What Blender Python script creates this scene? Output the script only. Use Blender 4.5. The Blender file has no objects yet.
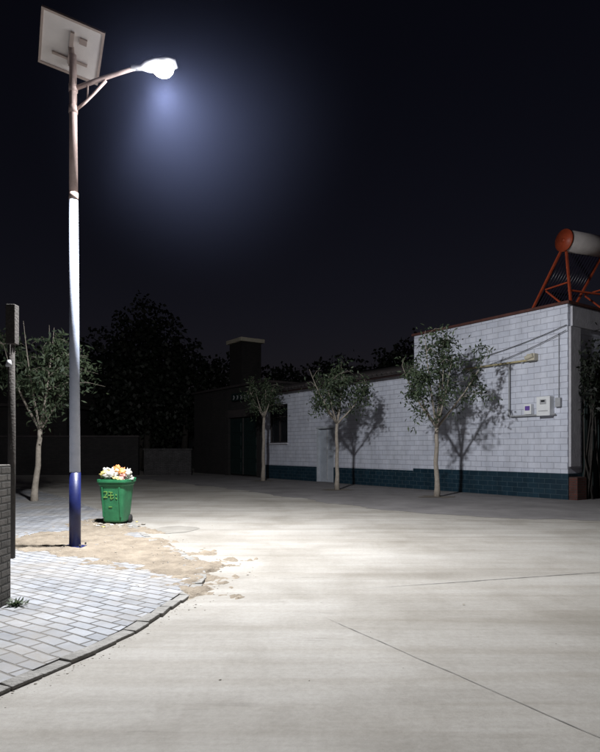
import bpy, math, random
from mathutils import Vector, Matrix, noise
R = random.Random(7)
scene = bpy.context.scene
scene.view_settings.view_transform = 'Standard'
scene.view_settings.look = 'None'
scene.view_settings.exposure = 0
scene.view_settings.gamma = 1

# ---------------------------------------------------------------- materials
def newmat(name):
    m = bpy.data.materials.new(name); m.use_nodes = True
    nt = m.node_tree
    return m, nt, nt.nodes['Principled BSDF']

def N(nt, t, **kw):
    n = nt.nodes.new(t)
    for k, v in kw.items():
        if k in n.inputs.keys():
            n.inputs[k].default_value = v
        else:
            setattr(n, k, v)
    return n

def ramp(nt, stops):
    r = nt.nodes.new('ShaderNodeValToRGB')
    cr = r.color_ramp
    while len(cr.elements) < len(stops): cr.elements.new(0.5)
    for e, (p, c) in zip(cr.elements, stops):
        e.position = p; e.color = (c[0], c[1], c[2], 1)
    return r

def simple(name, c1, c2, scale=6, rough=0.8, bump=0.2, bscale=None, metallic=0.0, detail=8):
    m, nt, b = newmat(name)
    tc = nt.nodes.new('ShaderNodeTexCoord')
    n = N(nt, 'ShaderNodeTexNoise', Scale=scale, Detail=detail, Roughness=0.65)
    nt.links.new(tc.outputs['Object'], n.inputs['Vector'])
    r = ramp(nt, [(0.3, c1), (0.7, c2)])
    nt.links.new(n.outputs['Fac'], r.inputs['Fac'])
    nt.links.new(r.outputs['Color'], b.inputs['Base Color'])
    b.inputs['Roughness'].default_value = rough
    b.inputs['Metallic'].default_value = metallic
    if bump:
        n2 = N(nt, 'ShaderNodeTexNoise', Scale=bscale or scale * 5, Detail=6)
        nt.links.new(tc.outputs['Object'], n2.inputs['Vector'])
        bp = N(nt, 'ShaderNodeBump', Strength=bump, Distance=0.02)
        nt.links.new(n2.outputs['Fac'], bp.inputs['Height'])
        nt.links.new(bp.outputs['Normal'], b.inputs['Normal'])
    return m

def brick(name, c1, c2, mortar, bw, bh, msize=0.012, rough=0.4, bump=0.6, wall=True, rot=0.0, dirt=0.35, offset=0.5, dirtscale=1.5, dust=None):
    m, nt, b = newmat(name)
    L = nt.links.new
    tc = nt.nodes.new('ShaderNodeTexCoord')
    if wall:
        s = nt.nodes.new('ShaderNodeSeparateXYZ'); L(tc.outputs['Object'], s.inputs[0])
        a = N(nt, 'ShaderNodeMath', operation='ADD'); L(s.outputs[0], a.inputs[0]); L(s.outputs[1], a.inputs[1])
        c = nt.nodes.new('ShaderNodeCombineXYZ'); L(a.outputs[0], c.inputs[0]); L(s.outputs[2], c.inputs[1])
        nz = N(nt, 'ShaderNodeTexNoise', Scale=3.0, Detail=3)
        L(tc.outputs['Object'], nz.inputs['Vector'])
        mx = N(nt, 'ShaderNodeVectorMath', operation='MULTIPLY_ADD')
        L(nz.outputs['Color'], mx.inputs[0]); mx.inputs[1].default_value = (0.02, 0.02, 0.0); L(c.outputs[0], mx.inputs[2])
        vec = mx.outputs[0]
    else:
        mp = nt.nodes.new('ShaderNodeMapping'); mp.inputs['Rotation'].default_value = (0, 0, rot)
        nz = N(nt, 'ShaderNodeTexNoise', Scale=1.2, Detail=2)
        L(tc.outputs['Object'], nz.inputs['Vector'])
        mx = N(nt, 'ShaderNodeVectorMath', operation='MULTIPLY_ADD')
        L(nz.outputs['Color'], mx.inputs[0]); mx.inputs[1].default_value = (0.09, 0.09, 0.0); L(tc.outputs['Object'], mx.inputs[2])
        L(mx.outputs[0], mp.inputs['Vector']); vec = mp.outputs[0]
    br = nt.nodes.new('ShaderNodeTexBrick'); L(vec, br.inputs['Vector'])
    br.offset = offset
    br.inputs['Color1'].default_value = (*c1, 1); br.inputs['Color2'].default_value = (*c2, 1)
    br.inputs['Mortar'].default_value = (*mortar, 1)
    br.inputs['Scale'].default_value = 1
    br.inputs['Mortar Size'].default_value = msize; br.inputs['Mortar Smooth'].default_value = 0.4
    br.inputs['Brick Width'].default_value = bw; br.inputs['Row Height'].default_value = bh
    n = N(nt, 'ShaderNodeTexNoise', Scale=dirtscale, Detail=10, Roughness=0.7)
    mpp = nt.nodes.new('ShaderNodeMapping'); L(tc.outputs['Object'], mpp.inputs['Vector'])
    if wall: mpp.inputs['Scale'].default_value = (1.6, 1.6, 0.55)
    L(mpp.outputs[0], n.inputs['Vector'])
    r = ramp(nt, [(0.3, (1 - dirt,) * 3), (0.62, (1.0, 1.0, 1.0))]); L(n.outputs['Fac'], r.inputs['Fac'])
    mx = N(nt, 'ShaderNodeMixRGB', blend_type='MULTIPLY'); mx.inputs[0].default_value = 1
    L(br.outputs['Color'], mx.inputs[1]); L(r.outputs['Color'], mx.inputs[2])
    col = mx.outputs[0]
    if dust:
        nd = N(nt, 'ShaderNodeTexNoise', Scale=0.9, Detail=9, Roughness=0.75, Distortion=0.4); L(tc.outputs['Object'], nd.inputs['Vector'])
        rd = ramp(nt, [(0.42, (0, 0, 0)), (0.66, (.8, .8, .8))]); L(nd.outputs['Fac'], rd.inputs['Fac'])
        md = N(nt, 'ShaderNodeMixRGB', blend_type='MIX'); L(rd.outputs['Color'], md.inputs[0]); L(col, md.inputs[1]); md.inputs[2].default_value = (*dust, 1)
        col = md.outputs[0]
    L(col, b.inputs['Base Color'])
    b.inputs['Roughness'].default_value = rough
    n2 = N(nt, 'ShaderNodeTexNoise', Scale=40, Detail=4); L(tc.outputs['Object'], n2.inputs['Vector'])
    h = N(nt, 'ShaderNodeMath', operation='MULTIPLY_ADD'); L(n2.outputs['Fac'], h.inputs[0]); h.inputs[1].default_value = 0.25
    inv = N(nt, 'ShaderNodeMath', operation='SUBTRACT'); inv.inputs[0].default_value = 1; L(br.outputs['Fac'], inv.inputs[1])
    L(inv.outputs[0], h.inputs[2])
    bp = N(nt, 'ShaderNodeBump', Strength=bump, Distance=0.01); L(h.outputs[0], bp.inputs['Height'])
    L(bp.outputs['Normal'], b.inputs['Normal'])
    return m

def emis(name, col, s):
    m, nt, b = newmat(name)
    b.inputs['Base Color'].default_value = (*col, 1)
    b.inputs['Emission Color'].default_value = (*col, 1)
    b.inputs['Emission Strength'].default_value = s
    return m

def road_mat():
    m, nt, b = newmat('concrete_road'); L = nt.links.new
    tc = nt.nodes.new('ShaderNodeTexCoord')
    n1 = N(nt, 'ShaderNodeTexNoise', Scale=0.35, Detail=8, Roughness=0.62); L(tc.outputs['Object'], n1.inputs['Vector'])
    r1 = ramp(nt, [(0.34, (0.295, 0.28, 0.255)), (0.62, (0.41, 0.395, 0.37))]); L(n1.outputs['Fac'], r1.inputs['Fac'])
    col = r1.outputs[0]
    for ang, sc, lo in ((-122, (0.12, 1.6, 1), .82), (-104, (0.16, 3.2, 1), .88), (-78, (.25, 3.5, 1), .90), (0, (1.1, .8, 1), .84)):
        mp = nt.nodes.new('ShaderNodeMapping'); mp.inputs['Rotation'].default_value = (0, 0, math.radians(ang)); mp.inputs['Scale'].default_value = sc
        mp.inputs['Location'].default_value = (ang, 0, 0)
        L(tc.outputs['Object'], mp.inputs['Vector'])
        n2 = N(nt, 'ShaderNodeTexNoise', Scale=0.9, Detail=9, Roughness=0.66, Distortion=0.3); L(mp.outputs[0], n2.inputs['Vector'])
        r2 = ramp(nt, [(0.36, (lo, lo * .985, lo * .96)), (0.53, (1.0, 1.0, 1.0))]); L(n2.outputs['Fac'], r2.inputs['Fac'])
        mx = N(nt, 'ShaderNodeMixRGB', blend_type='MULTIPLY'); mx.inputs[0].default_value = 1
        L(col, mx.inputs[1]); L(r2.outputs[0], mx.inputs[2]); col = mx.outputs[0]
    # isolated tyre scuffs
    for ang, loc, th in ((-60, 0, .31), (-95, 7, .30), (-130, 3, .30)):
        mp = nt.nodes.new('ShaderNodeMapping'); mp.inputs['Rotation'].default_value = (0, 0, math.radians(ang)); mp.inputs['Scale'].default_value = (0.8, 6, 1)
        mp.inputs['Location'].default_value = (loc, loc, 0)
        L(tc.outputs['Object'], mp.inputs['Vector'])
        ns = N(nt, 'ShaderNodeTexNoise', Scale=0.8, Detail=8, Roughness=0.6); L(mp.outputs[0], ns.inputs['Vector'])
        rs = ramp(nt, [(th - .05, (.74, .73, .72)), (th + .05, (1.0, 1.0, 1.0))]); L(ns.outputs['Fac'], rs.inputs['Fac'])
        mx = N(nt, 'ShaderNodeMixRGB', blend_type='MULTIPLY'); mx.inputs[0].default_value = 1
        L(col, mx.inputs[1]); L(rs.outputs[0], mx.inputs[2]); col = mx.outputs[0]
    n3 = N(nt, 'ShaderNodeTexNoise', Scale=22, Detail=10, Roughness=0.8); L(tc.outputs['Object'], n3.inputs['Vector'])
    r3 = ramp(nt, [(0.3, (0.80, 0.79, 0.78)), (0.6, (1.0, 1.0, 1.0))]); L(n3.outputs['Fac'], r3.inputs['Fac'])
    mx2 = N(nt, 'ShaderNodeMixRGB', blend_type='MULTIPLY'); mx2.inputs[0].default_value = 1
    L(col, mx2.inputs[1]); L(r3.outputs[0], mx2.inputs[2])
    L(mx2.outputs[0], b.inputs['Base Color'])
    b.inputs['Roughness'].default_value = 0.75
    n4 = N(nt, 'ShaderNodeTexNoise', Scale=60, Detail=8, Roughness=0.7); L(tc.outputs['Object'], n4.inputs['Vector'])
    bp = N(nt, 'ShaderNodeBump', Strength=0.3, Distance=0.01); L(n4.outputs['Fac'], bp.inputs['Height'])
    L(bp.outputs['Normal'], b.inputs['Normal'])
    return m

M = {}
M['road'] = road_mat()
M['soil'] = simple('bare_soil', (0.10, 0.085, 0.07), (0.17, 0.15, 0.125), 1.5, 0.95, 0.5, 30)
M['apron'] = simple('worn_concrete_apron', (0.13, 0.123, 0.125), (0.23, 0.22, 0.22), 0.9, 0.9, 0.4, 25)
M['dirt'] = simple('sandy_dirt', (0.15, 0.122, 0.092), (0.29, 0.245, 0.19), 3.5, 0.95, 0.8, 45)
M['joint'] = simple('joint_tar', (0.12, 0.115, 0.11), (0.27, 0.26, 0.25), 5, 0.9, 0)
M['paver'] = brick('grey_pavers', (0.25, 0.265, 0.295), (0.37, 0.385, 0.42), (0.085, 0.08, 0.075), 0.24, 0.12, 0.010, 0.8, 1.0, False, math.radians(33), 0.45, dust=(.26, .24, .215))
M['kerb'] = simple('kerb_concrete', (0.17, 0.165, 0.155), (0.31, 0.30, 0.285), 7, 0.9, 0.7)
M['whitebrick'] = brick('white_glazed_brick', (0.62, 0.655, 0.76), (0.68, 0.71, 0.81), (0.42, 0.44, 0.52), 0.42, 0.175, 0.010, 0.45, 0.7, True, 0, 0.25)
M['bluetile'] = brick('teal_base_tile', (0.008, 0.030, 0.050), (0.014, 0.042, 0.065), (0.05, 0.085, 0.11), 0.36, 0.148, 0.010, 0.4, 0.6, True, 0, 0.4)
M['redbrick'] = brick('red_brick', (0.09, 0.028, 0.022), (0.13, 0.042, 0.03), (0.07, 0.06, 0.055), 0.24, 0.07, 0.01, 0.85, 0.8, True, 0, 0.5)
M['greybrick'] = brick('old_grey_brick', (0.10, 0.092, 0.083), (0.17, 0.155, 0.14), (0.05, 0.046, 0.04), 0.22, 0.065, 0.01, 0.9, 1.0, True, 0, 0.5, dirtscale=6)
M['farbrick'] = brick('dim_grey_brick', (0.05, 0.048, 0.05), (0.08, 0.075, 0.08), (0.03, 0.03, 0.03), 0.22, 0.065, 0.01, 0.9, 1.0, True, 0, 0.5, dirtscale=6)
M['plaster'] = simple('pale_plaster', (0.38, 0.38, 0.42), (0.54, 0.54, 0.58), 3, 0.8, 0.3)
M['darkred'] = simple('dark_red_coping', (0.06, 0.022, 0.018), (0.11, 0.04, 0.03), 5, 0.8, 0.3)
M['rooftile'] = simple('dark_roof_tile', (0.02, 0.018, 0.02), (0.05, 0.04, 0.04), 4, 0.85, 0.4)
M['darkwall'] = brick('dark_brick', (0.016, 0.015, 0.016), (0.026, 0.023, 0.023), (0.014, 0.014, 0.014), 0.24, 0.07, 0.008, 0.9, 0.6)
M['gate'] = simple('dark_green_gate', (0.005, 0.014, 0.014), (0.009, 0.022, 0.021), 3, 0.5, 0.1)
M['frame'] = simple('door_frame', (0.35, 0.38, 0.42), (0.5, 0.53, 0.57), 4, 0.5, 0.1)
M['door'] = simple('pale_metal_door', (0.34, 0.38, 0.44), (0.46, 0.5, 0.56), 3, 0.5, 0.1)
M['glass'] = simple('dark_window_glass', (0.01, 0.012, 0.015), (0.02, 0.022, 0.026), 2, 0.12, 0)
M['cream'] = simple('cream_paint', (0.45, 0.42, 0.33), (0.6, 0.56, 0.45), 5, 0.6, 0.1)
M['yellowpipe'] = simple('yellow_gas_pipe', (0.42, 0.36, 0.2), (0.55, 0.48, 0.28), 8, 0.5, 0.1)
M['whitepaint'] = simple('white_box_paint', (0.7, 0.72, 0.74), (0.8, 0.82, 0.84), 6, 0.4, 0.05)
M['purple'] = simple('meter_screen', (0.12, 0.07, 0.3), (0.18, 0.1, 0.4), 6, 0.3, 0)
M['greybox'] = simple('grey_box_paint', (0.3, 0.31, 0.33), (0.42, 0.43, 0.45), 6, 0.5, 0.05)
M['redsteel'] = simple('red_painted_steel', (0.40, 0.06, 0.025), (0.58, 0.11, 0.045), 6, 0.45, 0.1)
M['tank'] = simple('tank_sheet', (0.5, 0.47, 0.46), (0.62, 0.58, 0.57), 4, 0.35, 0.05)
M['tubes'] = simple('vacuum_tube', (0.01, 0.01, 0.02), (0.03, 0.02, 0.04), 4, 0.25, 0)
M['wire'] = simple('black_cable', (0.015, 0.015, 0.015), (0.03, 0.03, 0.03), 4, 0.6, 0)
M['bark'] = simple('pale_bark', (0.22, 0.19, 0.16), (0.38, 0.34, 0.29), 9, 0.9, 0.6)
M['darkwood'] = simple('weathered_wood', (0.02, 0.018, 0.016), (0.045, 0.038, 0.034), 7, 0.9, 0.6)
M['bluepaint'] = simple('blue_paint', (0.008, 0.012, 0.07), (0.014, 0.022, 0.11), 10, 0.4, 0.05)
M['polepaint'] = simple('white_pole_paint', (0.30, 0.34, 0.43), (0.40, 0.435, 0.53), 10, 0.4, 0.05)
M['polepeach'] = simple('peach_pole_paint', (0.50, 0.37, 0.33), (0.66, 0.52, 0.48), 10, 0.5, 0.1)  # upper pole and arm: warmer, peach tone than the lower pole
M['head'] = simple('lamp_housing', (0.05, 0.05, 0.055), (0.08, 0.08, 0.085), 8, 0.55, 0.05)
M['panelback'] = simple('panel_back_sheet', (0.74, 0.69, 0.66), (0.86, 0.81, 0.78), 3, 0.6, 0.05)
M['panelframe'] = simple('panel_frame', (0.38, 0.30, 0.26), (0.5, 0.4, 0.35), 5, 0.4, 0)
M['cell'] = simple('solar_cell', (0.005, 0.008, 0.03), (0.01, 0.015, 0.05), 5, 0.15, 0)
M['bin'] = simple('green_bin_plastic', (0.012, 0.12, 0.05), (0.03, 0.20, 0.085), 5, 0.45, 0.15)
M['binmark'] = simple('yellow_green_stencil', (0.08, 0.26, 0.06), (0.25, 0.42, 0.10), 25, 0.6, 0)
M['rubber'] = simple('rubber', (0.015, 0.015, 0.015), (0.03, 0.03, 0.03), 5, 0.8, 0.1)
M['bagwhite'] = simple('white_plastic_bag', (0.5, 0.48, 0.43), (0.75, 0.73, 0.67), 7, 0.5, 0.4)
M['bagorange'] = simple('orange_bag', (0.55, 0.18, 0.05), (0.65, 0.3, 0.1), 7, 0.5, 0.4)
M['bagpink'] = simple('pink_bag', (0.5, 0.2, 0.2), (0.6, 0.35, 0.3), 7, 0.5, 0.4)
M['bagyellow'] = simple('yellow_bag', (0.5, 0.42, 0.12), (0.6, 0.52, 0.22), 7, 0.5, 0.4)
M['stone'] = simple('pebble', (0.24, 0.22, 0.19), (0.40, 0.37, 0.33), 3, 0.9, 0.3)
M['stain'] = simple('oil_stained_concrete', (0.19, 0.18, 0.16), (0.27, 0.255, 0.23), 4, 0.8, 0.3)

def leafmat(name, c1, c2, tr=0.3):
    m, nt, b = newmat(name); L = nt.links.new
    g = nt.nodes.new('ShaderNodeNewGeometry')
    r = ramp(nt, [(0.0, c1), (1.0, c2)])
    L(g.outputs['Random Per Island'], r.inputs['Fac']); L(r.outputs[0], b.inputs['Base Color'])
    b.inputs['Roughness'].default_value = 0.6
    t = nt.nodes.new('ShaderNodeBsdfTranslucent'); L(r.outputs[0], t.inputs['Color'])
    mx = nt.nodes.new('ShaderNodeMixShader'); mx.inputs[0].default_value = tr
    L(b.outputs[0], mx.inputs[1]); L(t.outputs[0], mx.inputs[2])
    L(mx.outputs[0], nt.nodes['Material Output'].inputs['Surface'])
    return m
M['leaf'] = leafmat('green_leaf', (0.03, 0.052, 0.028), (0.09, 0.12, 0.065))
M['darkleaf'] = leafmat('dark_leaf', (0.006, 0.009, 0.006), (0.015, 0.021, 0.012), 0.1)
M['dryleaf'] = leafmat('dry_leaf', (0.12, 0.09, 0.05), (0.25, 0.2, 0.11))

# ---------------------------------------------------------------- mesh builder
class MB:
    def __init__(s): s.v = []; s.f = []; s.m = []; s.mats = []; s.sm = []
    def mi(s, mat):
        if mat not in s.mats: s.mats.append(mat)
        return s.mats.index(mat)
    def add(s, vs, fs, mat, smooth=False):
        o = len(s.v); k = s.mi(mat)
        s.v += [tuple(v) for v in vs]
        for f in fs: s.f.append([o + i for i in f]); s.m.append(k); s.sm.append(smooth)
    def box(s, c, d, mat, rot=None):
        x, y, z = [a / 2 for a in d]
        vs = [Vector((-x, -y, -z)), Vector((x, -y, -z)), Vector((x, y, -z)), Vector((-x, y, -z)),
              Vector((-x, -y, z)), Vector((x, -y, z)), Vector((x, y, z)), Vector((-x, y, z))]
        if rot is not None: vs = [rot @ v for v in vs]
        vs = [v + Vector(c) for v in vs]
        s.add(vs, [(0, 3, 2, 1), (4, 5, 6, 7), (0, 1, 5, 4), (1, 2, 6, 5), (2, 3, 7, 6), (3, 0, 4, 7)], mat)
    def tube(s, pts, rads, mat, n=10, cap=True):
        pts = [Vector(p) for p in pts]
        if not isinstance(rads, (list, tuple)): rads = [rads] * len(pts)
        vs = []; fs = []
        up = None
        for i, p in enumerate(pts):
            d = (pts[min(i + 1, len(pts) - 1)] - pts[max(i - 1, 0)]).normalized()
            if up is None:
                up = Vector((0, 1, 0)) if abs(d.y) < 0.8 else Vector((1, 0, 0))
            a = d.cross(up).normalized(); b = a.cross(d).normalized(); up = b
            for k in range(n):
                t = 2 * math.pi * k / n
                vs.append(p + (a * math.cos(t) + b * math.sin(t)) * rads[i])
        for i in range(len(pts) - 1):
            for k in range(n):
                k2 = (k + 1) % n
                fs.append((i * n + k, (i + 1) * n + k, (i + 1) * n + k2, i * n + k2))
        if cap:
            fs.append(tuple(range(n))); fs.append(tuple(reversed([(len(pts) - 1) * n + k for k in range(n)])))
        s.add(vs, fs, mat, True)
    def blob(s, c, r, mat, seed=0, nu=14, nv=9, amp=0.35, fr=2.0):
        c = Vector(c); vs = []; fs = []
        for j in range(nv + 1):
            ph = math.pi * j / nv
            for i in range(nu):
                th = 2 * math.pi * i / nu
                d = Vector((math.sin(ph) * math.cos(th), math.sin(ph) * math.sin(th), math.cos(ph)))
                k = 1 + amp * noise.noise(d * fr + Vector((seed * 3.1, seed, 0)))
                vs.append(c + Vector((d.x * r[0], d.y * r[1], d.z * r[2])) * k)
        for j in range(nv):
            for i in range(nu):
                i2 = (i + 1) % nu
                fs.append((j * nu + i, (j + 1) * nu + i, (j + 1) * nu + i2, j * nu + i2))
        s.add(vs, fs, mat, True)
    def leaf(s, p, l, w, mat):
        a = R.uniform(0, 6.283); el = R.gauss(-0.55, 0.6)
        d = Vector((math.cos(a) * math.cos(el), math.sin(a) * math.cos(el), math.sin(el)))
        q = Vector((R.gauss(0, 1), R.gauss(0, 1), R.gauss(0, 1)))
        b = d.cross(q).normalized()
        p = Vector(p)
        s.add([p, p + d * l * .45 + b * w, p + d * l, p + d * l * .45 - b * w], [(0, 1, 2, 3)], mat)
    def obj(s, name, parent=None, bevel=0, loc=None):
        me = bpy.data.meshes.new(name); me.from_pydata(s.v, [], s.f)
        for m in s.mats: me.materials.append(M[m])
        me.polygons.foreach_set('material_index', s.m)
        me.polygons.foreach_set('use_smooth', s.sm)
        me.update()
        o = bpy.data.objects.new(name, me); scene.collection.objects.link(o)
        if loc: o.location = loc
        if parent: o.parent = parent
        if bevel:
            b = o.modifiers.new('bevel', 'BEVEL'); b.width = bevel; b.segments = 2; b.limit_method = 'ANGLE'
        return o

def empty(name, loc=(0, 0, 0), rz=0):
    e = bpy.data.objects.new(name, None); e.location = loc; e.rotation_euler = (0, 0, rz)
    scene.collection.objects.link(e); return e

def sheet(name, pts, z, mat, thick=0):
    b = MB(); n = len(pts)
    vs = [(x, y, z) for x, y in pts]
    fs = [tuple(range(n))]
    if thick:
        vs += [(x, y, z - thick) for x, y in pts]
        for i in range(n): fs.append((i, i + n, (i + 1) % n + n, (i + 1) % n))
    b.add(vs, fs, mat); o = b.obj(name)
    return o

def smooth_poly(pts, it=2):
    for _ in range(it):
        q = [pts[0]]
        for a, b in zip(pts, pts[1:]):
            q.append((a[0] * .75 + b[0] * .25, a[1] * .75 + b[1] * .25)); q.append((a[0] * .25 + b[0] * .75, a[1] * .25 + b[1] * .75))
        q.append(pts[-1]); pts = q
    return pts

# ---------------------------------------------------------------- ground
sheet('ground', [(-600, -300), (600, -300), (600, 900), (-600, 900)], 0, 'soil')
sheet('road', [(-40, -20), (40, -20), (40, 45), (-40, 45)], 0.004, 'road')
ap = smooth_poly([(16, 9.5), (9, 11.0), (5.9, 11.9), (3.65, 12.3), (1.87, 14.0), (-0.3, 17.9), (-3.2, 22.7), (-9, 31)], 3)
ap2 = []
for p, q in zip(ap, ap[1:]):
    for k in range(6):
        t = k / 6; x = p[0] + (q[0] - p[0]) * t; y = p[1] + (q[1] - p[1]) * t
        ap2.append((x + 0.3 * noise.fractal(Vector((x * .9, y * .9, 0)), .8, 2, 6), y + 0.3 * noise.fractal(Vector((x * .9, y * .9, 5)), .8, 2, 6)))
sheet('building_apron', ap2 + [(-4, 38), (24, 38), (24, 9.5)], 0.008, 'apron')

kerb = smooth_poly([(-5.0, -2.5), (-3.2, 0.6), (-2.15, 2.4), (-1.70, 3.40), (-1.50, 3.85), (-1.33, 4.25), (-1.2, 4.8), (-1.10, 5.35), (-1.0, 5.95), (-1.0, 6.5), (-1.15, 7.2), (-1.5, 7.95), (-2.0, 8.8), (-2.5, 9.8), (-3.0, 11.0), (-3.7, 12.4), (-4.8, 14.2), (-6.2, 16.5), (-8.5, 20), (-13, 24.5), (-30, 27)], 2)
SW = 0.03
kb = MB()
def along(poly, step):
    out = []; d = 0; nxt = 0
    for a, b in zip(poly, poly[1:]):
        a = Vector(a); b = Vector(b); l = (b - a).length
        while nxt <= d + l:
            out.append((a + (b - a) * ((nxt - d) / l), (b - a).normalized())); nxt += step
        d += l
    return out
for p, t in along(kerb, 0.232):
    nrm = Vector((-t.y, t.x))
    c = p + nrm * (0.055 + R.gauss(0, .006))
    rot = Matrix.Rotation(math.atan2(t.y, t.x) + R.gauss(0, 0.04), 3, 'Z') @ Matrix.Rotation(R.gauss(0, 0.03), 3, 'X')
    kb.box((c.x, c.y, SW / 2 - 0.026 + R.gauss(0, 0.003)), (0.224 + R.gauss(0, .004), 0.108, SW + 0.055), 'kerb', rot)
kb.obj('kerb', bevel=0.007)
sw = []
for p, t in along(kerb, 0.2):
    nrm = Vector((-t.y, t.x)); q = p + nrm * 0.112; sw.append((q.x, q.y))
sheet('sidewalk', sw + [(-30, 26.8), (-30, -2.5)], SW, 'paver', 0.06)

# dirt patch, a real low mound that dies away into the pavers and spills over the kerb
DP = [(-4.6, 8.5), (-4.0, 8.2), (-2.95, 7.3), (-1.94, 6.55), (-1.35, 5.8), (-1.12, 5.1), (-0.95, 5.3), (-0.66, 6.1), (-0.6, 7.0), (-1.1, 7.95), (-1.7, 8.9), (-2.4, 9.9), (-3.0, 11.2), (-3.9, 12.3), (-4.5, 11.5), (-4.2, 10.2), (-5.0, 9.3)]
def sdist(x, y):
    ins = False; dm = 1e9; n = len(DP)
    for i in range(n):
        x1, y1 = DP[i]; x2, y2 = DP[(i + 1) % n]
        if (y1 > y) != (y2 > y) and x < (x2 - x1) * (y - y1) / (y2 - y1) + x1: ins = not ins
        dx, dy = x2 - x1, y2 - y1
        t = max(0, min(1, ((x - x1) * dx + (y - y1) * dy) / (dx * dx + dy * dy)))
        dm = min(dm, math.hypot(x - x1 - t * dx, y - y1 - t * dy))
    return dm if ins else -dm
def dirt_z(x, y):
    d = sdist(x, y) + 0.5 * noise.fractal(Vector((x * 1.5, y * 1.5, 3)), 0.7, 2.0, 7)
    k = max(0, min(1, (d + 0.20) / 0.62)); k = k * k * (3 - 2 * k)
    return -0.03 + (SW + 0.044) * k + 0.020 * noise.fractal(Vector((x * 6, y * 6, 0)), 0.6, 2.0, 6) * min(1, k * 2)
gx, gy = 270, 330
x0, x1, y0, y1 = -5.5, -0.2, 4.7, 12.9
vs = []; fs = []
for j in range(gy + 1):
    for i in range(gx + 1):
        x = x0 + (x1 - x0) * i / gx; y = y0 + (y1 - y0) * j / gy
        vs.append((x, y, dirt_z(x, y)))
for j in range(gy):
    for i in range(gx):
        a = j * (gx + 1) + i
        if max(vs[a][2], vs[a + 1][2], vs[a + gx + 1][2], vs[a + gx + 2][2]) > -0.02:
            fs.append((a, a + 1, a + gx + 2, a + gx + 1))
b = MB(); b.add(vs, fs, 'dirt', True); b.obj('dirt_patch')

b = MB()
for i in range(1100):
    if R.random() < 0.88:
        x = R.uniform(-4.8, -0.4); y = R.uniform(5.2, 12.4)
        if sdist(x, y) < -0.25 + R.random() * 0.25: continue
        z = max(dirt_z(x, y), SW if sdist(x, y) < 0 and x < -1.3 else 0.004)
        r = abs(R.gauss(0, 0.006)) + 0.003
    else:
        x = R.uniform(-1.0, 7); y = R.uniform(3.5, 18); z = 0.004; r = abs(R.gauss(0, 0.003)) + 0.002
    b.blob((x, y, z), (r, r * R.uniform(.7, 1.2), r * .6), 'stone', i, 6, 4)
KP = [q for q in along(kerb, 0.03) if 2.8 < q[0].y < 8]
for i in range(350):
    p, t = R.choice(KP); r = abs(R.gauss(0, 0.003)) + .0015
    b.blob((p.x + abs(R.gauss(0, .06)) + .005, p.y, .004), (r, r, r * .5), 'stone', i, 6, 4)
b.obj('gravel')
b = MB()
for i in range(60):
    x = R.uniform(-4.5, 8); y = R.uniform(5, 17)
    if x > -0.7 and R.random() < .6: continue
    p = Vector((x, y, 0.012)); a = R.uniform(0, 6.28); l = R.uniform(.025, .05)
    if x < -0.7 and sdist(x, y) > -0.1: p.z = dirt_z(x, y) + 0.01
    elif x < -0.7: p.z = SW + 0.006
    d = Vector((math.cos(a), math.sin(a), R.uniform(0, .15))); c = Vector((-d.y, d.x, 0))
    b.add([p, p + d * l * .5 + c * l * .22, p + d * l, p + d * l * .5 - c * l * .22], [(0, 1, 2, 3)], 'dryleaf')
b.obj('fallen_leaves')

def crack(b, p, q, w, jit, n=60, z=0.0085, mat='joint'):
    p = Vector(p); q = Vector(q); d = (q - p); nn = Vector((-d.y, d.x)).normalized()
    vs = []; fs = []
    for i in range(n + 1):
        t = i / n; c = p + d * t + nn * jit * noise.fractal(Vector((t * d.length * 1.5, p.x * 7, p.y)), 1, 2, 4)
        ww = w * (0.5 + 1.0 * abs(noise.noise(Vector((t * d.length * 6, p.x, 9))))) * min(1, 8 * t + .1, 8 * (1 - t) + .1)
        vs += [(c.x + nn.x * ww, c.y + nn.y * ww, z), (c.x - nn.x * ww, c.y - nn.y * ww, z)]
    for i in range(n): fs.append((2 * i, 2 * i + 1, 2 * i + 3, 2 * i + 2))
    b.add(vs, fs, mat)
b = MB()
crack(b, (0.70, 6.05), (9.0, 8.45), 0.010, 0.015, 200)
crack(b, (0.2, 5.0), (2.3, 1.5), 0.004, 0.012, 160)
crack(b, (-4.2, 14.8), (9, 9.9), 0.007, 0.05, 120)
b.obj('road_joints')
def disc(name, cx, cy, rx, ry, z, mat, seed=0, am=.5):
    pts = []
    for i in range(90):
        t = 2 * math.pi * i / 90; k = 1 + am * noise.fractal(Vector((math.cos(t) * 1.1, math.sin(t) * 1.1, seed)), 1, 2, 4)
        pts.append((cx + math.cos(t) * rx * k, cy + math.sin(t) * ry * k))
    return sheet(name, pts, z, mat)
disc('road_stain', -2.2, 10.5, 0.40, 0.5, 0.0085, 'stain', 2, .2)

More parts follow.
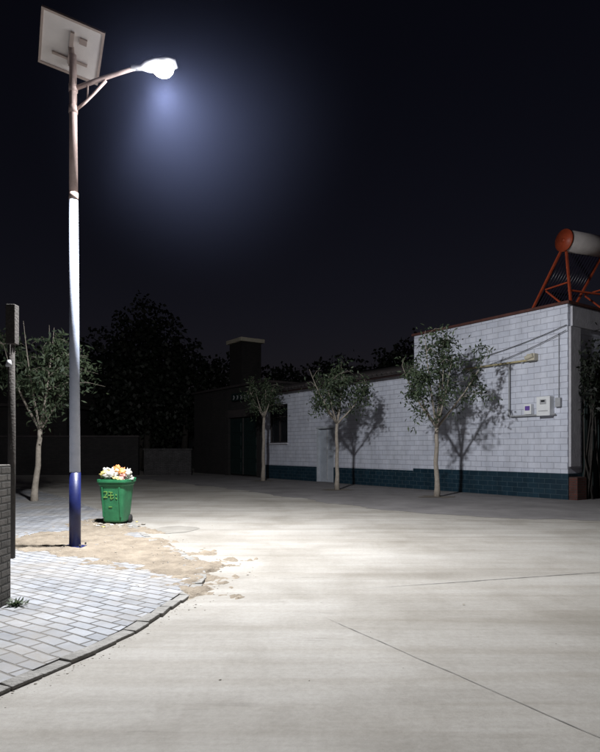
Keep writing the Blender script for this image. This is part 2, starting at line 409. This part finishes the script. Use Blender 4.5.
# ---------------------------------------------------------------- trees
def tree(name, loc, fork, cz, rad, hh, nl, tips, trunk_r, seed, lean=(0, 0), leafs=(0.10, 0.02), mat='leaf', bark='bark', limbs=6, coff=(0, 0), spread=0.2):
    global R
    keep = R; R = random.Random(seed)
    b = MB()
    top = Vector((lean[0], lean[1], fork))
    pts = []; rr = []
    for i in range(9):
        t = i / 8
        pts.append(Vector((lean[0] * t + 0.08 * noise.noise(Vector((t * 3, seed, 0))), lean[1] * t + 0.08 * noise.noise(Vector((t * 3, seed, 7))), -0.05 + (fork + 0.05) * t)))
        rr.append(trunk_r * (1.35 - 0.35 * min(1, t * 5) - 0.3 * t))
    pts[-1] = top
    b.tube(pts, rr, bark, 10)
    cen = Vector((coff[0], coff[1], cz))
    skel = []
    for i in range(limbs):
        a = 2 * math.pi * (i + R.random() * .7) / limbs
        rr_ = R.uniform(0.45, 0.85) if i else 0.1
        end = cen + Vector((math.cos(a) * rad * rr_, math.sin(a) * rad * rr_, hh * R.uniform(0.0, 0.75) if i else hh * 0.85))
        mid = top.lerp(end, 0.45) + Vector((math.cos(a) * .1 * rad, math.sin(a) * .1 * rad, -0.08))
        q = []
        for k in range(8):
            t = k / 7; q.append(top * (1 - t) ** 2 + mid * 2 * t * (1 - t) + end * t * t)
        b.tube([top - Vector((0, 0, .05))] + q[1:], [trunk_r * .5 * (1 - .88 * k / 7) for k in range(8)], bark, 6)
        skel += q[2:]
    for i in range(tips):
        while True:
            v = Vector((R.uniform(-1, 1), R.uniform(-1, 1), R.uniform(-1, 1)))
            if 0.15 < v.length < 1: break
        v = v * (0.75 + 0.6 * noise.noise(v.normalized() * 1.7 + Vector((seed, 0, 0))) + R.uniform(-.05, .25))
        wz = 1 - 0.3 * max(0, v.z)
        p = cen + Vector((v.x * rad * wz, v.y * rad * wz, v.z * hh))
        s = min(skel, key=lambda q: (q - p).length + max(0, q.z - p.z) * .8)
        m = s.lerp(p, .5) + Vector((0, 0, 0.12))
        b.tube([s, m, p], [trunk_r * .12, trunk_r * .08, trunk_r * .03], bark, 4, False)
        n = int(nl * R.uniform(.3, 1.5))
        for k in range(n):
            t = R.random() ** .6
            base = s.lerp(m, t * 2) if t < .5 else m.lerp(p, t * 2 - 1)
            b.leaf(base + Vector((R.gauss(0, spread * .5), R.gauss(0, spread * .5), R.gauss(-.08, spread * .6))) * (0.4 + t), R.uniform(.6, 1.3) * leafs[0], R.uniform(.7, 1.2) * leafs[1], mat)
    o = b.obj(name, loc=loc)
    R = keep
    return o
tree('young_tree', (4.08, 17.9, 0), 2.1, 3.65, 1.9, 1.5, 42, 92, 0.08, 3, leafs=(0.15, 0.026), limbs=7)
tree('young_tree', (1.3, 21.0, 0), 2.35, 3.55, 1.5, 1.05, 40, 74, 0.075, 11, leafs=(0.15, 0.028))
tree('young_tree', (-1.67, 27.1, 0), 2.9, 3.85, 1.15, 0.8, 38, 50, 0.085, 23, leafs=(0.16, 0.03), lean=(0.05, 0))
tree('young_tree', (-7.15, 16.15, SW), 1.95, 3.5, 2.0, 1.45, 44, 92, 0.085, 31, lean=(0.15, 0), leafs=(0.15, 0.027), coff=(0.2, 0), limbs=7)
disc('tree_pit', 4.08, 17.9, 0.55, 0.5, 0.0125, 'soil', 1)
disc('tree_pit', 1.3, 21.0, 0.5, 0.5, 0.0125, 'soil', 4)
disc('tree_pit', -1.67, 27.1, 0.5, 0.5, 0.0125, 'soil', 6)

b = MB()
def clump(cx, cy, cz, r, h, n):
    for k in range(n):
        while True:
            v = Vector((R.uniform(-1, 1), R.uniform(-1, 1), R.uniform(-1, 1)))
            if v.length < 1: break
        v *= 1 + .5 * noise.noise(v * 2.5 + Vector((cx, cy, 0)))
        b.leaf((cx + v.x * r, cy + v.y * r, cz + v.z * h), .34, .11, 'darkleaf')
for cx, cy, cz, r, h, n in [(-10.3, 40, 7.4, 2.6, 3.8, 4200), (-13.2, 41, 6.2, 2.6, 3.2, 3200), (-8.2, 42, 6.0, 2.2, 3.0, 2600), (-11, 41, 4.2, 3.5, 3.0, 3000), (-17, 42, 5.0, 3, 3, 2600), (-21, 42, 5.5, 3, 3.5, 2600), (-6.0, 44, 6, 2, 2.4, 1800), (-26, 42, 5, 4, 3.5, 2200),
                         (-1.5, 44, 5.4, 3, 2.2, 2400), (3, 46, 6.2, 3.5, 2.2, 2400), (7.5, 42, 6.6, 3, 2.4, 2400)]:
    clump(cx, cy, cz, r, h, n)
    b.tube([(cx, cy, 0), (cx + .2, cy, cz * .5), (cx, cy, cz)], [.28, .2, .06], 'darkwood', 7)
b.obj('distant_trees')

# ---------------------------------------------------------------- houses
RZ = math.radians(-55)
C = (7.50, 16.8, 0)
def house_a():
    e = empty('white_brick_house', C, RZ)
    L = 5.9; D = 10; H = 5.5
    b = MB(); b.box((-L / 2, D / 2, 0.74 + (H - .74) / 2), (L, D, H - .74), 'whitebrick'); b.obj('walls', e)
    b = MB(); b.box((-L / 2, D / 2 - .0, 0.37), (L + .05, D + .05, 0.74), 'bluetile'); b.obj('tile_plinth', e)
    b = MB()
    b.box((-L / 2, D / 2, H + .04), (L + .14, D + .14, .08), 'darkred'); b.obj('coping', e, .01)
    b = MB(); b.box((.045, 1.8, 5.16), (.07, 3.4, .56), 'plaster'); b.box((.045, .27, 2.9), (.07, .5, 3.94), 'plaster')
    b.obj('side_fascia', e, .01)
    b = MB(); b.box((.12, .25, .32), (.3, .46, .64), 'redbrick'); b.obj('brick_pier', e)
    b = MB(); b.box((.06, 2.0, 1.4), (.09, 2.6, 2.8), 'gate')
    for k in range(9): b.box((.12, .8 + k * .3, 1.4), (.03, .05, 2.7), 'gate')
    b.obj('side_gate', e)
    b = MB(); y = -.09
    b.tube([(-3.6, y, 4.05), (-1.05, y, 4.05), (-.98, y, 4.08), (-.95, y, 4.2)], .03, 'yellowpipe', 10)
    for x in (-3.4, -2.4, -1.4): b.box((x, -.05, 4.05), (.05, .1, .1), 'greybox')
    b.tube([(-1.85, y, 4.05), (-1.85, y, 2.5), (-1.8, y, 2.42), (-.32, y, 2.42)], .024, 'greybox', 8)
    b.tube([(-3.55, y, 4.05), (-3.62, .02, 4.05)], .034, 'yellowpipe', 8)
    b.obj('gas_pipe', e)
    b = MB(); b.box((-1.05, -.1, 4.12), (.26, .2, .2), 'cream'); b.tube([(-1.2, -.2, 4.1), (-.95, -.22, 4.16)], .07, 'cream', 10); b.obj('pipe_valve', e, .01)
    b = MB(); b.box((-.62, -.12, 2.66), (.42, .22, .55), 'whitepaint'); b.box((-.62, -.235, 2.78), (.2, .012, .14), 'greybox'); b.box((-.62, -.242, 2.80), (.12, .012, .05), 'glass'); b.box((-.62, -.235, 2.52), (.3, .012, .02), 'greybox'); b.obj('meter_box', e, .012)
    b = MB(); b.box((-1.18, -.08, 2.6), (.24, .14, .3), 'whitepaint'); b.box((-1.18, -.156, 2.63), (.16, .012, .13), 'purple'); b.obj('control_box', e, .01)
    b = MB(); b.box((-.25, -.06, 2.75), (.16, .1, .26), 'greybox'); b.obj('junction_box', e, .01)
    b = MB()
    for (a, c, sag) in [((-5.9, -.06, 3.9), (0, -.08, 4.75), .3), ((-5.9, -.05, 4.2), (0, -.06, 4.9), .2)]:
        a = Vector(a); c = Vector(c); b.tube([a.lerp(c, t / 14) - Vector((0, 0, sag * 4 * (t / 14) * (1 - t / 14))) for t in range(15)], .010, 'wire', 5)
    b.tube([(-.25, -.04, 2.88), (-.25, -.04, 4.7)], .010, 'greybox', 5)
    b.obj('cables', e)
house_a()

def house_b():
    e = empty('white_brick_house.001', C, RZ); x0 = -5.9; x1 = -16.1
    D = 8; H = 4.15; y0 = .03
    b = MB()
    def seg(a, c, z0, z1, mat='whitebrick', yy=y0, dd=.24): b.box(((a + c) / 2, yy + dd / 2, (z0 + z1) / 2), (abs(c - a), dd, z1 - z0), mat)
    seg(x0, -10.6, .66, H); seg(-10.6, -11.85, 2.35, H); seg(-11.85, -14.15, .66, H)
    seg(-14.15, -15.85, .66, 1.75); seg(-14.15, -15.85, 3.6, H); seg(-15.85, x1, .66, H)
    b.box(((x0 + x1) / 2, y0 + D - .12, H / 2), (abs(x1 - x0), .24, H), 'whitebrick')
    b.box((x1 - .12, y0 + D / 2, H / 2), (.24, D, H), 'whitebrick')
    b.obj('walls', e)
    b = MB(); seg2 = lambda a, c: b.box(((a + c) / 2, y0 + .1, .33), (abs(c - a), .25, .66), 'bluetile')
    seg2(x0, -10.6); seg2(-11.85, x1); b.obj('tile_plinth', e)
    b = MB(); b.box((-11.22, y0 + .16, 1.16), (1.16, .05, 2.3), 'door'); b.box((-11.22, y0 + .12, 1.2), (.03, .05, 2.2), 'greybox')
    for x in (-10.63, -11.82): b.box((x, y0 + .1, 1.17), (.07, .18, 2.34), 'frame')
    b.box((-11.22, y0 + .1, 2.37), (1.3, .22, .08), 'frame'); b.obj('door', e, .005)
    b = MB(); b.box((-15, y0 + .17, 2.67), (1.66, .02, 1.82), 'glass')
    for x in (-14.19, -15.0, -15.81): b.box((x, y0 + .13, 2.67), (.05, .06, 1.84), 'rooftile')
    for z in (1.78, 3.0, 3.57): b.box((-15, y0 + .12, z), (1.7, .05, .04), 'rooftile')
    b.box((-15, y0 - .01, 1.7), (1.84, .14, .07), 'plaster')
    b.obj('window', e)
    b = MB(); mx = (x0 + x1) / 2; l = abs(x1 - x0)
    b.box((mx, y0 + D / 2, H + .06), (l - .02, D + .5, .12), 'darkred')
    rot = Matrix.Rotation(math.radians(14), 3, 'X')
    b.box((mx, y0 + 1.6, H + .55), (l - .02, 4.3, .08), 'rooftile', rot)
    b.box((mx, y0 + 5.9, H + .55), (l - .02, 4.6, .08), 'rooftile', Matrix.Rotation(math.radians(-12), 3, 'X'))
    k = x0 - .15
    while k > x1:
        p = [Vector((k, -2.15, 0.05)), Vector((k, 2.15, 0.05))]
        p = [rot @ q + Vector((0, y0 + 1.6, H + .55)) for q in p]; b.tube(p, .055, 'rooftile', 6); k -= .26
    b.obj('roof', e)
house_b()

def house_c():
    e = empty('dark_brick_house', C, RZ)
    b = MB()
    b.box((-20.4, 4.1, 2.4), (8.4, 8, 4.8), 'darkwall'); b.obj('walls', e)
    b = MB(); b.box((-18.3, .05, 1.6), (2.9, .1, 3.0), 'gate'); b.box((-18.3, -.02, 1.6), (.05, .05, 3.0), 'rooftile')
    for z in (.5, 1.2, 1.9, 2.6):
        for x in (-19.1, -17.5): b.box((x, -.01, z), (1.1, .03, .5), 'gate')
    for x in (-16.6, -20.0): b.box((x, .0, 1.8), (.4, .2, 3.6), 'darkwall')
    b.box((-18.3, .0, 3.35), (3.1, .25, .4), 'rooftile'); b.obj('gate', e, .01)
    b = MB(); b.box((-18.4, -.04, 4.25), (2.2, .06, .4), 'gate')
    for k in range(5):
        b.box((-17.6 - k * .4, -.085, 4.25), (.2, .02, .03), 'greybox', Matrix.Rotation(.3 * k, 3, 'Y')); b.box((-17.6 - k * .4, -.085, 4.2), (.03, .02, .22), 'greybox', Matrix.Rotation(.2 * k, 3, 'Y'))
    b.obj('door_sign', e)
    b = MB(); b.box((-20.4, 4.1, 4.86), (8.6, 8.3, .12), 'rooftile')
    b.box((-21.6, 2.0, 6.3), (1.5, 1.3, 2.8), 'darkwall'); b.box((-21.6, 2.0, 7.8), (1.8, 1.6, .22), 'cream')
    b.obj('roof_room', e, .01)
house_c()

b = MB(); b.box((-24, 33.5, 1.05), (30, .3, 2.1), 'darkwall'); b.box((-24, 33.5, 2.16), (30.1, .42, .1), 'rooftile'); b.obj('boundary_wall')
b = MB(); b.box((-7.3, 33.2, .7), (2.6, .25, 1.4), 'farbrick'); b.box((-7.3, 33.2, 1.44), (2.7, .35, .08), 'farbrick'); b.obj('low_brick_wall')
e = empty('distant_house', (-22, 40, 0))
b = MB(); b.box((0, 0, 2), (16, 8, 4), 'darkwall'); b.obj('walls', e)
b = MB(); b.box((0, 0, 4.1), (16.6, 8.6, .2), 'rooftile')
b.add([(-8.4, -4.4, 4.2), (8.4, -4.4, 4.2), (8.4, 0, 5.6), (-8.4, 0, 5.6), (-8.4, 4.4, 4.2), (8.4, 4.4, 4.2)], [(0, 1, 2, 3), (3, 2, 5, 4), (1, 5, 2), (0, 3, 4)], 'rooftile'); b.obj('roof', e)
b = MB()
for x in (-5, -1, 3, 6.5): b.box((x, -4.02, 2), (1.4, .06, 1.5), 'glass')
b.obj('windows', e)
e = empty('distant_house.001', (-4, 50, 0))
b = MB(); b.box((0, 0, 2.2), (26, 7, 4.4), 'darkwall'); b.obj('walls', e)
b = MB(); b.box((0, 0, 4.5), (26.6, 7.6, .2), 'rooftile'); b.obj('roof', e)
b = MB()
for x in (-9, -5, -1, 3, 7): b.box((x, -3.52, 2), (1.4, .06, 1.5), 'glass')
b.obj('windows', e)

b = MB()
keepR = R; R = random.Random(5)
ox = Vector((math.cos(RZ), math.sin(RZ), 0)); oy = Vector((-math.sin(RZ), math.cos(RZ), 0))
base = Vector(C)
for k in range(18):
    p = base + ox * .25 + oy * R.uniform(.55, 2.2)
    t = [p + Vector((R.gauss(0, .06), R.gauss(0, .06), z)) + ox * .1 * math.sin(z + k) for z in (0, 1.2, 2.4, 3.3, 4.0)]
    b.tube(t, [.025, .02, .016, .012, .005], 'darkwood', 5)
for k in range(1600):
    z = R.gauss(3.45, .45)
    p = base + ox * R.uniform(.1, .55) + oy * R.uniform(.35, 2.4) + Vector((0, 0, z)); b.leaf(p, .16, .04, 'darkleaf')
b.obj('climbing_vine')
R = keepR

# ---------------------------------------------------------------- solar water heater
e = empty('solar_water_heater', (8.10, 18.45, 0), math.radians(-68))
b = MB(); cx, cy, cz = 0, 0, 7.85
b.tube([(cx, cy, cz), (cx, cy + .06, cz)], [.34, .34], 'redsteel', 28)
b.tube([(cx, cy + .06, cz), (cx, cy + 1.9, cz)], [.32, .32], 'tank', 28)
b.tube([(cx, cy + 1.9, cz), (cx, cy + 1.96, cz)], [.34, .34], 'redsteel', 28)
b.tube([(cx, cy - .03, cz), (cx, cy + .02, cz)], [.06, .06], 'redsteel', 10)
b.obj('tank', e)
b = MB()
for y in (cy + .12, cy + 1.8):
    b.box((cx - .98, y, 6.62), (.06, .06, 2.9), 'redsteel', Matrix.Rotation(math.radians(38), 3, 'Y'))
    b.box((cx + .1, y, 6.55), (.06, .06, 2.0), 'redsteel', Matrix.Rotation(math.radians(-6), 3, 'Y'))
    b.box((cx - .85, y, 5.66), (2.0, .055, .055), 'redsteel')
    b.box((cx - .4, y, 6.55), (.9, .045, .045), 'redsteel')
    b.box((cx - .35, y, 6.1), (1.25, .045, .045), 'redsteel', Matrix.Rotation(math.radians(40), 3, 'Y'))
b.box((cx - 1.8, cy + .95, 5.72), (.14, 1.8, .1), 'redsteel')
b.box((cx + .1, cy + .95, 6.3), (.05, 1.7, .05), 'redsteel')
b.obj('frame', e)
b = MB()
for k in range(14):
    y = cy + .2 + k * .115
    b.tube([(cx - .15, y, 7.62), (cx - 1.78, y, 5.78)], .025, 'tubes', 8)
b.obj('vacuum_tubes', e)

# ---------------------------------------------------------------- street lamp
PX, PY = -3.18, 8.48
e = empty('street_lamp', (PX, PY, SW))
b = MB()
b.tube([(0, 0, 0), (0, 0, 1.05)], [.080, .078], 'bluepaint', 24)
b.tube([(0, 0, 1.05), (-.02, 0, 4.95)], [.074, .060], 'polepaint', 24)
b.tube([(-.02, 0, 4.95), (-.03, 0, 6.95)], [.060, .049], 'polepeach', 24)
b.tube([(-.02, 0, 4.9), (-.02, 0, 5.0)], [.063, .063], 'polepeach', 24)
b.obj('pole', e)
b = MB(); b.box((0, 0, .0), (.30, .30, .03), 'bluepaint')
for sx in (-.11, .11):
    for sy in (-.11, .11): b.tube([(sx, sy, 0), (sx, sy, .05)], .012, 'rubber', 6)
b.obj('base_plate', e)
b = MB()
b.tube([(0, 0, 6.48), (.3, 0, 6.59), (.6, 0, 6.69), (.86, 0, 6.77)], [.032, .032, .03, .028], 'polepeach', 12)
b.tube([(0.02, 0, 6.18), (.14, 0, 6.28), (.28, 0, 6.42), (.44, 0, 6.59)], [.02] * 4, 'polepeach', 10)
b.tube([(.18, 0, 6.32), (.18, 0, 6.53)], .014, 'polepeach', 8)
for z in (6.18, 6.48): b.tube([(-.025, 0, z - .05), (-.025, 0, z + .05)], .062, 'polepeach', 20)
b.obj('arm', e)
b = MB()
rot = Matrix.Rotation(math.radians(-7), 3, 'Y')
def hv(x, y, z): return Vector((.8, 0, 6.77)) + rot @ Vector((x, y, z))
prof = [(0, .04, .035), (.14, .05, .04), (.22, .12, .045), (.36, .15, .05), (.55, .14, .045), (.64, .10, .035)]
vs = []; fs = []
for x, w, h in prof:
    for k in range(12):
        t = 2 * math.pi * k / 12; vs.append(hv(x, w * math.copysign(abs(math.cos(t)) ** .6, math.cos(t)), h * math.copysign(abs(math.sin(t)) ** .6, math.sin(t))))
for i in range(len(prof) - 1):
    for k in range(12): fs.append((i * 12 + k, i * 12 + (k + 1) % 12, (i + 1) * 12 + (k + 1) % 12, (i + 1) * 12 + k))
fs.append(tuple(range(12))); fs.append(tuple((len(prof) - 1) * 12 + k for k in range(12)))
b.add(vs, fs, 'head', True)
for k in range(5): b.box(hv(.30 + k * .045, 0, .055), (.012, .2, .02), 'head', rot)
b.obj('lamp_head', e)
M['lens'] = emis('lit_led_lens', (0.92, 0.96, 1.0), 22)
b = MB(); b.blob(hv(.44, 0, -.06), (.15, .14, .115), 'lens', 0, 28, 18, 0); b.obj('lens', e)

b = MB()
u = Vector((.78, .30, -.17)).normalized(); vv = Vector((.32, -.62, .36))
vv = (vv - u * vv.dot(u)).normalized()
n = -(u.cross(vv)).normalized(); v = n.cross(u).normalized()
pc = Vector((-.06, .02, 7.08))
rotm = Matrix((u, v, n)).transposed()
W, Hh = .80, .74
b.box(pc, (W, Hh, .02), 'panelback', rotm)
b.box(pc + n * .0125, (W - .04, Hh - .04, .004), 'cell', rotm)
for sgn in (-1, 1):
    b.box(pc + u * sgn * (W / 2) - n * .006, (.03, Hh + .03, .045), 'panelframe', rotm)
    b.box(pc + v * sgn * (Hh / 2) - n * .006, (W - .031, .03, .045), 'panelframe', rotm)
b.obj('solar_panel', e)
b = MB()
b.box(pc - n * .035, (.05, Hh * .6, .04), 'panelframe', rotm)
b.box(pc - n * .03 + v * .16, (W * .6, .03, .03), 'panelframe', rotm)
b.tube([(-.03, 0, 6.85), pc - n * .02], .04, 'panelframe', 10)
b.tube([(-.03, 0, 6.7), (-.03, .05, 6.85), pc - n * .03 + v * .25], .015, 'panelframe', 8)
b.box(pc - n * .03 + u * .15 - v * .15, (.1, .08, .03), 'panelframe', rotm)
b.obj('panel_bracket', e)

# ---------------------------------------------------------------- rubbish bin
e = empty('rubbish_bin', (-3.42, 11.2, dirt_z(-3.42, 11.2) - .005), math.radians(-8))
e.scale = (.87, .87, .93)
b = MB()
prof = [(.05, .20, .20), (.08, .225, .225), (.78, .29, .30), (.79, .31, .32), (.84, .31, .32), (.84, .335, .345), (.90, .335, .345), (.90, .29, .30), (.70, .27, .28)]
vs = []; fs = []
def rr(w, d, k, n=24):
    t = 2 * math.pi * (k + .5) / n
    return (w * math.copysign(abs(math.cos(t)) ** .35, math.cos(t)), d * math.copysign(abs(math.sin(t)) ** .35, math.sin(t)))
for z, w, d in prof:
    for k in range(24):
        x, y = rr(w, d, k); vs.append((x, y, z))
for i in range(len(prof) - 1):
    for k in range(24): fs.append((i * 24 + k, i * 24 + (k + 1) % 24, (i + 1) * 24 + (k + 1) % 24, (i + 1) * 24 + k))
fs.append(tuple(reversed(range(24)))); fs.append(tuple(8 * 24 + k for k in range(24)))
b.add(vs, fs, 'bin')
for x in (-.19, .19): b.box((x, -.262, .45), (.03, .03, .6), 'bin', Matrix.Rotation(math.radians(6.5), 3, 'X'))
b.obj('body', e, .006)
b = MB()
for x in (-.22, .22):
    b.tube([(x - .03, .16, .09), (x + .03, .16, .09)], .09, 'rubber', 18)
b.tube([(-.24, .16, .09), (.24, .16, .09)], .015, 'greybox', 8); b.obj('wheels', e)
b = MB(); b.tube([(-.25, .33, .86), (-.25, .42, .9), (.25, .42, .9), (.25, .33, .86)], .016, 'bin', 8); b.obj('handle', e)
b = MB(); rt = Matrix.Rotation(math.radians(5.5), 3, 'X')
def mk(x, z, w, h, ry=0): b.box((x, -.232 - (z - .08) * .105, z), (w, .008, h), 'binmark', rt @ Matrix.Rotation(ry, 3, 'Y'))
mk(-.12, .66, .07, .016); mk(-.085, .635, .016, .05, .3); mk(-.11, .59, .016, .09, .7); mk(-.12, .55, .09, .016)
mk(.0, .65, .09, .014, .1); mk(0, .59, .12, .014); mk(0, .59, .014, .14, .1); mk(.03, .53, .07, .014, -.5)
mk(.12, .6, .025, .025); mk(.12, .53, .04, .015, .6); mk(-.02, .36, .08, .012)
b.obj('stencil', e)
b = MB()
for i in range(26):
    a = R.uniform(0, 6.28); r = R.uniform(0, .27); s = R.uniform(.06, .12)
    m = R.choice(['bagwhite', 'bagwhite', 'bagwhite', 'bagorange', 'bagpink', 'bagyellow', 'bin', 'bagwhite'])
    b.blob((math.cos(a) * r, math.sin(a) * r, .9 + (.29 - r) * .5 + R.uniform(-.03, .04)), (s, s * R.uniform(.6, 1), s * R.uniform(.5, .9)), m, i, 22, 14, 1.2, 3.2)
b.blob((0, .03, 1.10), (.07, .06, .075), 'bagorange', 50, 16, 10, .9, 3)
b.blob((.16, -.1, 1.04), (.08, .06, .06), 'bagorange', 51, 16, 10, .9, 3)
b.blob((-.2, -.1, 1.0), (.12, .09, .07), 'bagyellow', 52, 16, 10, .9, 3)
b.blob((-.08, -.2, .98), (.12, .08, .07), 'bagwhite', 53, 16, 10, .9, 3)
b.blob((.25, -.02, 1.03), (.09, .08, .07), 'bagwhite', 54, 16, 10, .9, 3)
b.blob((-.25, .02, 1.02), (.09, .08, .08), 'bagwhite', 55, 16, 10, .9, 3)
b.obj('rubbish', e)
b = MB()
for i in range(30):
    a = R.uniform(0, 6.28); r = R.uniform(.3, .75); x = -3.42 + math.cos(a) * r; y = 11.1 + math.sin(a) * r * .8
    s = R.uniform(.012, .035); b.blob((x, y, max(dirt_z(x, y), .01) + s * .3), (s * 1.4, s, s * .5), R.choice(['bagwhite', 'stone', 'stone', 'bagyellow']), i, 10, 6, .9, 2.6)
b.obj('litter')

# ---------------------------------------------------------------- left side: brick pier, post, weed
e = empty('brick_gate_pier', (-2.85, 5.15, SW))
b = MB(); b.box((0, 0, .62), (.5, .5, 1.24), 'greybrick'); b.obj('pier', e, .012)
e = empty('wooden_post', (-3.66, 7.6, SW))
b = MB(); b.tube([(0, 0, -.05), (.01, 0, 1.6), (0, 0, 3.2)], [.05, .045, .04], 'darkwood', 10); b.obj('post', e)
b = MB(); b.box((.03, -.03, 2.95), (.12, .12, .5), 'darkwood'); b.obj('box', e, .01)
b = MB(); b.tube([(0.0, -.06, 2.42), (0, -.06, 2.50)], [.04, .025], 'greybox', 12); b.obj('insulator', e)
b = MB(); keepR = R; R = random.Random(9)
for k in range(60):
    a = R.uniform(0, 6.28); d = Vector((math.cos(a), math.sin(a), R.uniform(.3, 1.4))).normalized(); l = R.uniform(.04, .10)
    p = Vector((-2.50, 5.28, SW)) + Vector((R.gauss(0, .03), R.gauss(0, .03), 0)); c = Vector((-d.y, d.x, 0)) * .014
    b.add([p, p + d * l * .6 + c, p + d * l, p + d * l * .6 - c], [(0, 1, 2, 3)], 'leaf')
b.obj('weed'); R = keepR

# ---------------------------------------------------------------- light: the lit LED lamp (with a street-lamp beam pattern)
LP = (-1.95, 8.48, 6.56)
ld = bpy.data.lights.new('lamp_light', 'POINT'); ld.energy = 4500; ld.shadow_soft_size = 0.22; ld.color = (0.98, 0.985, 1.0)
ld.use_nodes = True; nt = ld.node_tree; L = nt.links.new
em = [n for n in nt.nodes if n.type == 'EMISSION'][0]
g = nt.nodes.new('ShaderNodeNewGeometry'); s = nt.nodes.new('ShaderNodeSeparateXYZ'); L(g.outputs['Incoming'], s.inputs[0])
mz = N(nt, 'ShaderNodeMath', operation='MULTIPLY_ADD'); L(s.outputs[2], mz.inputs[0]); mz.inputs[1].default_value = -.5; mz.inputs[2].default_value = .5
rz = ramp(nt, [(0.0, (.06,) * 3), (.38, (.05,) * 3), (.47, (.20,) * 3), (.56, (.46,) * 3), (.65, (.48,) * 3), (.74, (.46,) * 3), (.86, (.53,) * 3), (1.0, (.78,) * 3)])
L(mz.outputs[0], rz.inputs['Fac'])
mxn = N(nt, 'ShaderNodeMapRange'); mxn.interpolation_type = 'SMOOTHSTEP'; L(s.outputs[0], mxn.inputs['Value'])
mxn.inputs['From Min'].default_value = -.70; mxn.inputs['From Max'].default_value = -.47; mxn.inputs['To Min'].default_value = .05; mxn.inputs['To Max'].default_value = 1
mu = N(nt, 'ShaderNodeMath', operation='MULTIPLY'); L(rz.outputs['Color'], mu.inputs[0]); L(mxn.outputs[0], mu.inputs[1])
mu2 = N(nt, 'ShaderNodeMath', operation='MULTIPLY'); L(mu.outputs[0], mu2.inputs[0]); mu2.inputs[1].default_value = 2
L(mu2.outputs[0], em.inputs['Strength'])
lo = bpy.data.objects.new('lamp_light', ld); scene.collection.objects.link(lo)
lo.parent = bpy.data.objects['street_lamp']; lo.location = (LP[0] - PX, LP[1] - PY, LP[2] - SW)

# added scatter volume that stands in for lens glow round the lamp, thinning outwards
b = MB(); b.blob((0, 0, 0), (2.8, 2.8, 2.8), 'wire', 0, 40, 24, 0)
o = b.obj('lamp_glow_volume', loc=(-1.35, 8.5, 6.05))
m = bpy.data.materials.new('glow_scatter'); m.use_nodes = True; nt = m.node_tree; nt.nodes.clear(); L = nt.links.new
out = nt.nodes.new('ShaderNodeOutputMaterial'); vs_ = nt.nodes.new('ShaderNodeVolumeScatter'); L(vs_.outputs[0], out.inputs['Volume'])
vs_.inputs['Color'].default_value = (.46, .55, 1, 1); vs_.inputs['Anisotropy'].default_value = 0.0
tc = nt.nodes.new('ShaderNodeTexCoord'); ln = N(nt, 'ShaderNodeVectorMath', operation='LENGTH'); L(tc.outputs['Object'], ln.inputs[0])
mr = N(nt, 'ShaderNodeMapRange'); mr.interpolation_type = 'SMOOTHERSTEP'; L(ln.outputs['Value'], mr.inputs['Value']); mr.inputs['From Min'].default_value = 0; mr.inputs['From Max'].default_value = 2.75
mr.inputs['To Min'].default_value = .0028; mr.inputs['To Max'].default_value = 0
L(mr.outputs[0], vs_.inputs['Density'])
o.data.materials.clear(); o.data.materials.append(m)

# ---------------------------------------------------------------- world (night sky)
w = bpy.data.worlds.new('World'); scene.world = w; w.use_nodes = True; nt = w.node_tree
bg = nt.nodes['Background']; sk = nt.nodes.new('ShaderNodeTexSky'); sk.sky_type = 'NISHITA'; sk.sun_disc = False
sk.sun_elevation = math.radians(30); sk.sun_rotation = math.radians(200)
mx = N(nt, 'ShaderNodeMixRGB', blend_type='MULTIPLY'); mx.inputs[0].default_value = 1; mx.inputs[2].default_value = (1.0, .66, .72, 1)
nt.links.new(sk.outputs[0], mx.inputs[1]); nt.links.new(mx.outputs[0], bg.inputs['Color']); bg.inputs['Strength'].default_value = .0022
sd = bpy.data.lights.new('moon', 'SUN'); sd.energy = .012; sd.angle = math.radians(.5); sd.color = (.8, .85, 1)
so = bpy.data.objects.new('moon', sd); so.rotation_euler = (math.radians(60), 0, math.radians(-20)); scene.collection.objects.link(so)

# ---------------------------------------------------------------- camera
cd = bpy.data.cameras.new('camera'); cam = bpy.data.objects.new('camera', cd); scene.collection.objects.link(cam)
cam.location = (0, 0, 1.4); cam.rotation_euler = (math.radians(90), 0, 0)
cd.sensor_fit = 'HORIZONTAL'; cd.sensor_width = 36; cd.lens = 36
cd.shift_y = 74 / 600
cd.clip_end = 2000; cd.clip_start = .05
scene.camera = cam
